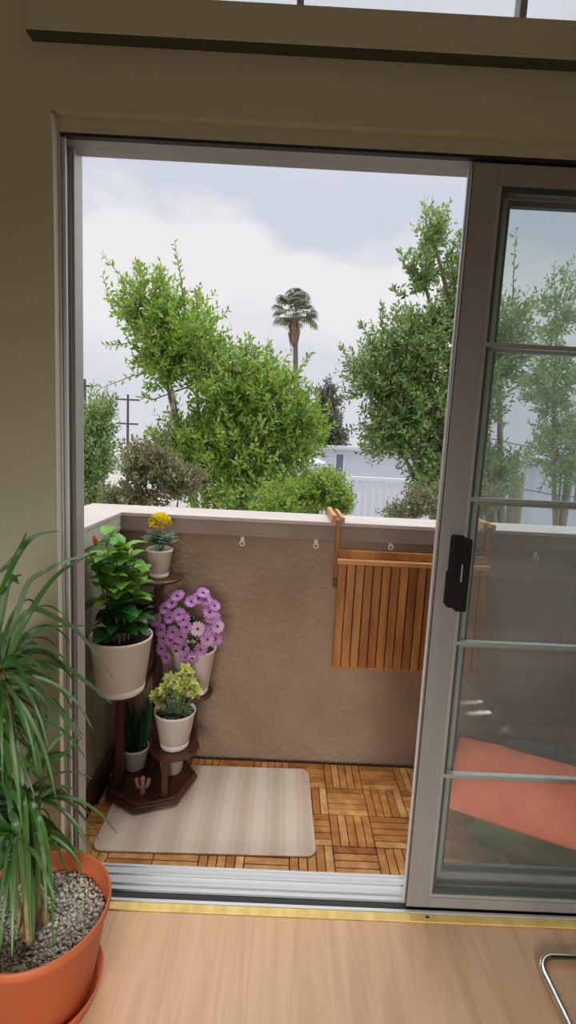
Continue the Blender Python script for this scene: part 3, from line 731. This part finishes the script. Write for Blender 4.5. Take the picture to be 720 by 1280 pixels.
# ------------------------------------------------------------------ indoor plant
TX, TYY = -.515, 1.022
tp = thing('potted_dracaena', (TX, TYY, 0), 'terracotta pot of strappy green dracaena standing on the laminate floor', 'potted plant')
MB().lathe([(0, .0), (.118, .0), (.122, .003), (.138, .048), (.139, .052), (.135, .052), (.120, .010), (0, .009)], (TX, TYY, 0), 64).build('saucer', M['terra'], tp, smooth=True)
MB().lathe([(0, .0105), (.108, .0105), (.112, .014), (.149, .222), (.1535, .224), (.1565, .236), (.156, .248), (.1525, .250), (.150, .247), (.147, .215), (.140, .190), (0, .185)], (TX, TYY, 0), 72).build('pot', M['terra'], tp, smooth=True)
b = MB()
for k in range(2600):
    rr = .140*sqrt(random.random()); a = random.uniform(0, 2*pi); s_ = random.uniform(.003, .0062)
    q = Matrix.Rotation(random.uniform(0, 6), 3, Vector((random.random(), random.random(), random.random()+.01)).normalized())
    b.blob((TX+rr*cos(a), TYY+rr*sin(a), .196+random.uniform(-.003, .007)+.006*noise.noise(Vector((rr*cos(a)*20, rr*sin(a)*20, 0)))), s_, 5, (1, .8, .6), q)
g_ = b.build('gravel', M['gravel'], tp); g_['kind'] = 'stuff'
MB().lathe([(0, .1875), (.139, .1885), (.143, .1900), (.139, .192), (0, .192)], (TX, TYY, 0), 32).build('gravel_bed', M['gravel'], tp)
canes = [((60, 1158), (12, 1000), 1.0), ((48, 1165), (0, 830), .98), ((30, 1175), (-30, 900), 1.02), ((20, 1140), (-60, 870), 1.06), ((38, 1185), (22, 1040), .93)]
b = MB(); heads = []
for (bu, bv), (hu, hv), Y in canes:
    dd = at(bu, bv, 1.0)-CAM; base = CAM + dd*((.192-CAM.z)/dd.z); head = at(hu, hv, Y)
    mid = (base+head)/2+Vector((.012, -.01, 0))
    pts = [base*(1-t)**2+mid*2*t*(1-t)+head*t*t for t in [i/10 for i in range(11)]]
    b.tube(pts, [.0085-.003*i/10 for i in range(11)], 9); heads.append(head)
b.build('cane', M['cane'], tp, smooth=True)
def blade(b, pts3, w):
    n = 14; P = []
    m_ = len(pts3)-1
    for i in range(n+1):          # Catmull-Rom
        t = i/n*m_; k = min(int(t), m_-1); f_ = t-k
        p0 = pts3[max(k-1, 0)]; p1 = pts3[k]; p2 = pts3[k+1]; p3 = pts3[min(k+2, m_)]
        P.append(.5*((2*p1)+(p2-p0)*f_+(2*p0-5*p1+4*p2-p3)*f_*f_+(3*p1-p0-3*p2+p3)*f_**3))
    W = [w*(.55+.45*min(1, i/3))*(1-(i/n)**3)+.0004 for i in range(n+1)]
    b.ribbon(P, W, (.25, -.9, .4), .25)
lv = MB()
key = [  # measured blades: pixel stations and depth
 [(5, 835), (35, 770), (70, 720), (112, 693)], [(5, 840), (30, 740), (60, 712), (108, 692)], [(-5, 800), (10, 725), (24, 735-5)],
 [(0, 740), (25, 690), (45, 670), (75, 664)], [(0, 715), (20, 695), (34, 664)], [(-5, 745), (15, 725), (27, 718)],
 [(8, 800), (38, 762), (75, 775), (100, 792), (142, 848)], [(8, 830), (25, 800), (60, 785), (108, 782)], [(5, 835), (40, 812), (65, 820), (120, 862), (140, 880)],
 [(5, 835), (22, 827), (50, 832), (76, 842)], [(5, 838), (35, 845), (62, 870), (85, 905), (104, 925)], [(5, 838), (20, 838), (42, 858), (50, 880)],
 [(8, 845), (40, 850), (70, 880), (95, 910), (104, 920)], [(0, 840), (22, 880), (38, 900), (42, 960)], [(5, 860), (40, 870), (50, 905), (55, 950)],
 [(15, 990), (40, 960), (75, 945), (102, 922)], [(20, 975), (48, 950), (70, 925), (82, 915)], [(15, 1000), (50, 985), (90, 1005), (126, 1052)],
 [(15, 1000), (45, 998), (80, 1015), (108, 1055)], [(20, 1020), (50, 1040), (75, 1045), (92, 1060), (110, 1068)], [(10, 990), (45, 930), (58, 900), (52, 870)],
 [(10, 1000), (35, 1040), (55, 1100), (70, 1130)], [(5, 1000), (30, 1010), (45, 1060), (60, 1105)], [(0, 990), (10, 1060), (20, 1130), (28, 1190)], [(15, 1010), (28, 1080), (30, 1130), (22, 1170)],
 [(0, 880), (12, 960), (14, 1060), (18, 1150)], [(-10, 860), (5, 950), (8, 1050), (5, 1100)], [(0, 850), (20, 920), (30, 1000), (26, 1060)], [(5, 850), (30, 900), (50, 960), (48, 1030)],
 [(-5, 1000), (8, 1080), (12, 1150), (15, 1200)], [(20, 1000), (42, 1050), (58, 1090), (75, 1120)], [(-10, 900), (10, 905), (30, 950), (65, 990)], [(0, 870), (30, 905), (48, 935), (60, 975)],
]
for i, ks in enumerate(key):
    Y0_ = .97+.03*(i % 3); n_ = len(ks)
    P = [at(u_, v_, min(1.235, Y0_+.10*(k/(n_-1))*(1 if u_ > 60 else random.uniform(-.4, .6)))) for k, (u_, v_) in enumerate(ks)]
    blade(lv, P, random.uniform(.0040, .0062) if i not in (2, 21, 30) else .009)
for k in range(16):
    u0, v0 = random.uniform(8, 32), random.uniform(985, 1030); u1 = u0+random.uniform(0, 34); v1 = random.uniform(1095, 1185)
    Yk = random.uniform(.90, .97)
    blade(lv, [at(u0, v0, Yk+.03), at(u0+(u1-u0)*.6, v0+18, Yk), at(u1, (v0+v1)/2, Yk), at(u1+3, v1, Yk)], random.uniform(.004, .007))
for hi_, hd_ in enumerate(heads):
    for k in range(84):
        a = k*2.399+hi_; el = random.uniform(-.75, 1.2)
        d = Vector((cos(a)*cos(el), sin(a)*cos(el), sin(el))); L = random.uniform(.14, .29)
        st0 = hd_-Vector((0, 0, random.uniform(0, .06))); p = st0.copy(); P = [p.copy()]; v = d*1.0
        for q in range(4):
            p = p+v*(L/4); v = (v+Vector((0, 0, -.62))).normalized(); 
            p.y = min(p.y, 1.235); p.z = max(p.z, .21)
            P.append(p.copy())
        if max(P[-1].x, P[-2].x) > -.41 and random.random() < .75: continue
        if d.x > .25 and random.random() < .45: continue
        blade(lv, P, random.uniform(.0026, .0044))
lv.build('leaves', M['straw'], tp, smooth=True)

# ------------------------------------------------------------------ chair and round table (indoor)
ch = thing('dining_chair', (.93, .93, 0), 'chair on a bent chrome tube base, bottom right corner by the sliding door', 'chair')
def arc(c, r, a0, a1, pl, n=6):
    out = []
    for k in range(n+1):
        a = radians(a0+(a1-a0)*k/n)
        out.append(Vector(c)+Vector({'xy': (r*cos(a), r*sin(a), 0), 'yz': (0, r*cos(a), r*sin(a))}[pl]))
    return out
zt = .0115; xl, xr_, yb_, yf = .722, 1.16, 1.158, .70
P = [Vector((xl, yf-.07, .84)), Vector((xl, yf-.02, .49)), Vector((xl, yf, .10)), Vector((xl, yf+.005, .045)), Vector((xl, yf+.03, .018)), Vector((xl, yf+.07, zt))]
P += arc((xl+.045, yb_-.045, zt), .045, 180, 90, 'xy') + arc((xr_-.045, yb_-.045, zt), .045, 90, 0, 'xy')
P += [Vector((xl+xr_-p.x, p.y, p.z)) for p in P[:6][::-1]]
MB().tube(P, .0105, 12).build('frame', M['chrome'], ch, smooth=True)
MB().box(xl+.012, xr_-.012, yf-.01, 1.08, .445, .485).build('seat', M['seatblack'], ch, bevel=.012)
MB().box(xl+.012, xr_-.012, yf-.075, yf-.045, .60, .83).build('backrest', M['seatblack'], ch, bevel=.01)
rt_ = thing('round_table', (1.16, .22, 0), 'round pale table mirrored in the sliding door glass', 'table')
MB().lathe([(0, .725), (.25, .725), (.262, .730), (.265, .742), (.262, .750), (0, .750)], (1.16, .22, 0), 64).build('tabletop', M['tabletop'], rt_, smooth=False)
MB().lathe([(0, .0), (.19, 0), (.19, .01), (.03, .03), (.022, .06), (.022, .70), (.06, .7245), (0, .7245)], (1.16, .22, 0), 32).build('pedestal', M['chrome'], rt_, smooth=True)

# ------------------------------------------------------------------ outside
ZG = -3.2
struct(MB().box(-60, 120, 2.5, 260, ZG-.1, ZG).build('ground', M['ground']))

def leafmesh(name, tw, mt, parent, leafL=.055, leafW=.011, per=12, seed=1, curl=.5):
    """tw: list of (base, dir, length) twigs; leaves alternate along each"""
    rg = np.random.default_rng(seed); B = []; D = []; L = []
    for (b0, d, ln) in tw:
        b0 = np.array(b0); d = np.array(d)/np.linalg.norm(d); side = np.cross(d, [0, 0, 1.]) ; side /= (np.linalg.norm(side)+1e-6); oth = np.cross(side, d)
        for k in range(per):
            t = (k+.5)/per; a = k*2.4+rg.uniform(-.5, .5)
            p = b0+d*ln*t+rg.normal(0, .004, 3)
            ld = d*rg.uniform(.5, 1.0)+(side*cos(a)+oth*sin(a))*rg.uniform(.6, 1.1); ld[2] += rg.uniform(-.25, .3)
            B.append(p); D.append(ld/np.linalg.norm(ld)); L.append(leafL*rg.uniform(.65, 1.15)*(1.15-.35*t))
    B = np.array(B); D = np.array(D); L = np.array(L)[:, None]; n = len(B)
    R = rg.normal(0, 1, (n, 3)); A = np.cross(D, R); A /= np.linalg.norm(A, axis=1, keepdims=True); U = np.cross(A, D)
    Wd = L*(leafW/leafL)
    v = np.stack([B, B+D*L*.45-A*Wd+U*Wd*.35, B+D*L*.5, B+D*L*.45+A*Wd+U*Wd*.35, B+D*L-U*L*.12*curl], 1).reshape(-1, 3)
    i = np.arange(n)[:, None]*5
    tri = np.concatenate([i+[0, 1, 2], i+[1, 4, 2], i+[0, 2, 3], i+[2, 4, 3]], 1).reshape(-1, 3)
    me = bpy.data.meshes.new(name); me.from_pydata(v.tolist(), [], tri.tolist()); me.materials.append(mt); me.update()
    o = bpy.data.objects.new(name, me); COL.objects.link(o)
    if parent: o.parent = parent; o.matrix_parent_inverse = Matrix.Translation(-parent.location)
    return o, n

def ell(px, Y, sy=1.0): # crown lobe: pixel centre, pixel radii -> world ellipsoid
    u_, v_, ru, rv = px; c = at(u_, v_, Y); s_ = Y/F
    return c, ru*s_, rv*s_, max(ru, rv)*s_*sy
def tree(name, label, cat, lobes, Y, base, mt, ntw, seed, leafL=.07, leafW=.0145, per=12, tl=.26, sprigs=(), trunk_r=.07, group=None, shell=.45, upb=.45, hoff=1.0):
    rg = random.Random(seed); b0 = Vector((base[0], base[1], ZG))
    t = thing(name, b0, label, cat, group)
    tw = []; E = [ell(l[:4], Y+(l[4] if len(l) > 4 else 0)) for l in lobes]
    tot = sum(e_[1]*e_[2] for e_ in E); tb = MB()
    topc = Vector((base[0], base[1], 0))
    for e_ in E:
        c, rx, rz, ry = e_; k = int(ntw*rx*rz/tot)
        # limb into the lobe
        st = b0+Vector((0, 0, max(.3, (c.z-rz*.9-ZG)*.55))); md = (st+c)/2+Vector((rg.uniform(-.1, .1), 0, -.1))
        P = [st*(1-q)**2+md*2*q*(1-q)+c*q*q for q in [i/6 for i in range(7)]]
        tb.tube(P, [trunk_r*.5*(1-.8*i/6) for i in range(7)], 7)
        for _ in range(k):
            a = rg.uniform(0, 2*pi); ph = math.acos(rg.uniform(-1, 1)); r_ = (shell+(1-shell)*rg.random())*.92
            d = Vector((sin(ph)*cos(a), sin(ph)*sin(a), cos(ph)))
            p = c+Vector((d.x*rx, d.y*ry, d.z*rz))*r_
            dr = (d*.7+Vector((0, 0, upb))+Vector((rg.uniform(-.5, .5), rg.uniform(-.5, .5), rg.uniform(-.4, .5))))
            ln = tl*rg.uniform(.6, 1.2)
            tw.append((p-dr.normalized()*ln*.6, dr, ln))
            if _ % 3 == 0: tb.tube([c+(p-c)*.35, c+(p-c)*.7+Vector((0, 0, -.03)), p+dr.normalized()*ln*.3], [.009, .006, .002], 4)
    for sp_ in sprigs:
        P = [at(u_, v_, Y+rg.uniform(-.1, .1)) for u_, v_ in sp_]
        tb.tube(P, [.008-.006*i/(len(P)-1) for i in range(len(P))], 5)
        for i in range(len(P)-1): tw.append((P[i], P[i+1]-P[i], (P[i+1]-P[i]).length))
    zt_ = max(.5, min(e_[0].z for e_ in E)-ZG)
    tb.tube([b0, b0+Vector((.03, 0, zt_*.3)), b0+Vector((-.03, .02, zt_*.6)), b0+Vector((0, 0, zt_))], [trunk_r*1.2, trunk_r, trunk_r*.85, trunk_r*.5], 10)
    tb.build('trunk', M['bark'], t, smooth=True)
    o, n = leafmesh('foliage', tw, mt, t, leafL, leafW, per, seed)
    return t

tree('broadleaf_tree', 'tall bright green tree just beyond the parapet, left of the palm', 'tree',
     [(190, 385, 48, 45), (240, 420, 50, 55), (205, 440, 40, 55), (285, 480, 60, 55), (335, 500, 60, 60), (375, 535, 40, 55), (300, 560, 90, 60), (240, 560, 60, 55), (330, 620, 110, 50)], 4.6, (-.6, 4.7), M['leafA'], 2100, 11,
     sprigs=[[(205, 420), (165, 360), (125, 315)], [(230, 380), (225, 340), (218, 302)], [(215, 460), (165, 470), (120, 488)], [(245, 480), (190, 500), (175, 495)], [(360, 480), (380, 455), (388, 440)], [(345, 470), (338, 440), (335, 425)], [(320, 450), (312, 430), (310, 418)], [(160, 400), (140, 385), (128, 342)], [(190, 420), (155, 430), (132, 432)], [(180, 350), (174, 335), (170, 328)]], tl=.24, trunk_r=.08)
tree('broadleaf_tree', 'tall deep green tree beyond the parapet, against the sliding door stile', 'tree',
     [(540, 292, 17, 34), (526, 340, 22, 26), (574, 345, 20, 50), (560, 400, 32, 30), (520, 430, 62, 50), (470, 470, 42, 45), (540, 510, 75, 70), (490, 535, 46, 48), (600, 470, 40, 75), (565, 590, 66, 48), (620, 590, 34, 36), (625, 430, 40, 60)], 4.9, (2.38, 5.15), M['leafB'], 2200, 23,
     sprigs=[[(535, 300), (532, 270), (530, 250)], [(520, 340), (505, 330), (500, 312)], [(510, 370), (495, 365), (492, 360)], [(560, 320), (575, 300), (578, 290)], [(480, 420), (475, 395), (478, 378)], [(445, 460), (430, 440), (425, 430)], [(640, 400), (642, 340), (645, 285)], [(465, 430), (455, 410), (450, 405)]], tl=.26, trunk_r=.13)
tree('slender_tree', 'thin pale green tree rising behind the right hand glass', 'tree',
     [(697, 390, 18, 60), (690, 480, 40, 50), (705, 560, 45, 60)], 6.2, (3.55, 6.3), M['leafC'], 520, 31, sprigs=[[(695, 400), (693, 355), (692, 330)]], tl=.24, trunk_r=.08)
tree('shrub', 'pale green bushy shrub beside the left door jamb', 'shrub',
     [(110, 560, 42, 50), (95, 620, 50, 45), (125, 520, 22, 30)], 3.9, (-1.65, 4.0), M['leafC'], 700, 41, leafL=.055, leafW=.008, tl=.2, trunk_r=.05, sprigs=[[(115, 520), (112, 495), (118, 478)], [(130, 520), (140, 505), (142, 490)]])
tree('shrub', 'brownish straggly vine between the pale shrub and the bright tree', 'shrub',
     [(185, 580, 40, 34), (165, 625, 50, 25), (225, 600, 35, 30)], 3.2, (-.9, 3.2), M['leafD'], 520, 43, leafL=.036, leafW=.009, tl=.13, trunk_r=.04, sprigs=[[(205, 560), (212, 530), (216, 500), (218, 488)]])
tree('shrub', 'low bright bush behind the parapet, left of the table hook', 'shrub',
     [(405, 612, 34, 28), (360, 625, 45, 28), (425, 628, 18, 18)], 3.6, (.25, 3.7), M['leafA'], 480, 47, leafL=.045, leafW=.010, tl=.14, trunk_r=.03)
tree('shrub', 'dry scrubby bush behind the parapet at the stile', 'shrub',
     [(540, 625, 40, 22), (590, 622, 40, 24), (505, 640, 30, 14)], 3.8, (1.2, 3.9), M['leafD'], 380, 53, leafL=.04, leafW=.009, tl=.15, trunk_r=.03)
tree('conifer', 'distant grey-green tree over the white house, right of the palm', 'tree',
     [(410, 500, 14, 20), (408, 530, 18, 25), (415, 550, 20, 20)], 36, (3.0, 36), M['leafE'], 260, 59, leafL=.5, leafW=.10, tl=1.5, per=12, trunk_r=.2)
tree('conifer', 'distant hazy tree low on the skyline behind the bright tree', 'tree',
     [(330, 560, 60, 20), (240, 570, 60, 20)], 30, (-2.6, 30), M['leafE'], 260, 61, leafL=.4, leafW=.09, tl=1.2, trunk_r=.25)

# palm
PB = at(366, 560, 44); top_ = at(369, 392, 44)
pt = thing('fan_palm', (PB.x, 44, ZG), 'tall fan palm on the skyline between the two big trees', 'palm tree')
MB().tube([(PB.x-.1, 44, ZG), (PB.x, 44, top_.z*.5), (top_.x, 44, top_.z)], [.30, .22, .20], 10).build('trunk', M['palmbark'], pt, smooth=True)
b = MB(); dead = MB()
for k in range(46):
    a = k*2.4; el = random.uniform(-.55, 1.5); L = random.uniform(1.25, 1.65)
    d = Vector((cos(a)*cos(el), sin(a)*cos(el), sin(el))); c0 = top_+d*.15; e1 = c0+d*L*.6
    b.ribbon([c0, e1], [.03, .03], (0, 0, 1))
    side = d.cross(Vector((0, 0, 1))).normalized()
    for q in range(13):
        f_ = (q-6)/6; dd = (d*cos(f_*1.2)+side*sin(f_*1.2)).normalized(); p2 = e1+dd*L*.55; p3 = p2+(dd+Vector((0, 0, -1.1))).normalized()*L*.3
        b.ribbon([e1, p2, p3], [.05, .07, .005], (0, 0, 1), .1)
for k in range(60):
    a = k*2.4; r_ = random.uniform(.15, .45); z_ = random.uniform(0, 1)
    dead.ribbon([top_+Vector((.2*cos(a), .2*sin(a), -.1-z_)), top_+Vector((r_*cos(a)*1.2, r_*sin(a), -.9-z_*.8)), top_+Vector((r_*.8*cos(a), r_*.8*sin(a), -1.6-z_*1.1))], [.05, .10, .02], (cos(a), sin(a), 0))
b.build('fronds', M['palmleaf'], pt); dead.build('dead_fronds', M['palmdead'], pt)['label'] = 'hanging brown dead fronds'

# white house with a window
def house(label, x0, x1, y0, y1, ztop, wins):
    h = thing('house', ((x0+x1)/2, (y0+y1)/2, ZG), label, 'house')
    MB().box(x0, x1, y0, y1, ZG, ztop-.15).build('wall', M['housewhite'], h)
    MB().box(x0-.25, x1+.25, y0-.25, y1+.25, ztop-.15, ztop).build('roof', M['roofpale'], h, bevel=.03)
    for (wx0, wx1, wz0, wz1) in wins:
        f = MB().box(wx0-.05, wx1+.05, y0-.04, y0-.001, wz0-.05, wz1+.05).build('window', M['fence'], h)
        MB().box(wx0, wx1, y0-.05, y0-.0405, wz0, wz1).build('pane', M['window'], f)
A = at(400, 556, 18); B_ = at(425, 568, 17.99); C_ = at(432, 590, 17.99)
house('pale grey-white house with a narrow window, right of the palm', A.x, at(600, 556, 18).x, 18, 25, A.z, [(B_.x-.12, B_.x+.12, C_.z, B_.z)])
A = at(672, 572, 15); house('pale blue-white house behind the right hand glass', A.x, A.x+5, 15, 20, A.z, [(A.x+1.2, A.x+1.9, A.z-1.4, A.z-.6)])
A = at(345, 575, 13); B_ = at(395, 592, 13)
house('low pale house glimpsed through the bright tree', A.x-.5, B_.x, 13, 17, A.z, [(A.x+.1, A.x+.5, A.z-.9, A.z-.3)])
# white picket railing
A = at(440, 600, 8.5); B_ = at(510, 648, 8.5)
fc = thing('picket_railing', ((A.x+B_.x)/2, 8.5, ZG), 'white slatted railing glimpsed below the deep green tree', 'fence')
b = MB(); xx = A.x
while xx < B_.x+.6:
    b.box(xx, xx+.05, 8.5, 8.54, ZG+.4, A.z); xx += .12
b.build('pickets', M['fence'], fc)
MB().box(A.x-.05, B_.x+.7, 8.47, 8.57, A.z-.0, A.z+.06).build('top_rail', M['fence'], fc); MB().box(A.x-.05, B_.x+.7, 8.47, 8.57, ZG+.33, ZG+.4).build('bottom_rail', M['fence'], fc)
for x_ in (A.x-.1, B_.x+.7): MB().box(x_, x_+.09, 8.46, 8.55, ZG, A.z+.1).build('post', M['fence'], fc)
# utility poles
for (u_, v0_, Y, wd_, lab) in ((160, 493, 38, .9, 'utility pole with a crossarm on the skyline at left'), (106, 474, 30, .55, 'utility pole right beside the left jamb on the skyline')):
    p = at(u_, v0_, Y); up_ = thing('utility_pole', (p.x, Y, ZG), lab, 'utility pole')
    MB().tube([(p.x, Y, ZG), (p.x, Y, p.z)], [.13, .08], 8).build('pole', M['pole'], up_)
    for w_, z_ in ((wd_, .45), (wd_*.9, 2.2)): MB().box(p.x-w_, p.x+w_, Y-.16, Y-.08, p.z-z_, p.z-z_+.12).build('crossarm', M['pole'], up_)
for (v1, v2, lab) in ((545, 548, 'upper black overhead cable seen through the right hand glass'), (599, 603, 'lower black overhead cable seen through the right hand glass')):
    a_ = at(600, v1, 11); c_ = at(860, v2+16, 12)
    tag(MB().tube([a_*(1-t)+c_*t+Vector((0, 0, -.25*sin(pi*t))) for t in [i/12 for i in range(13)]], .012, 6).build('overhead_cable', M['pole']), lab, 'cable')
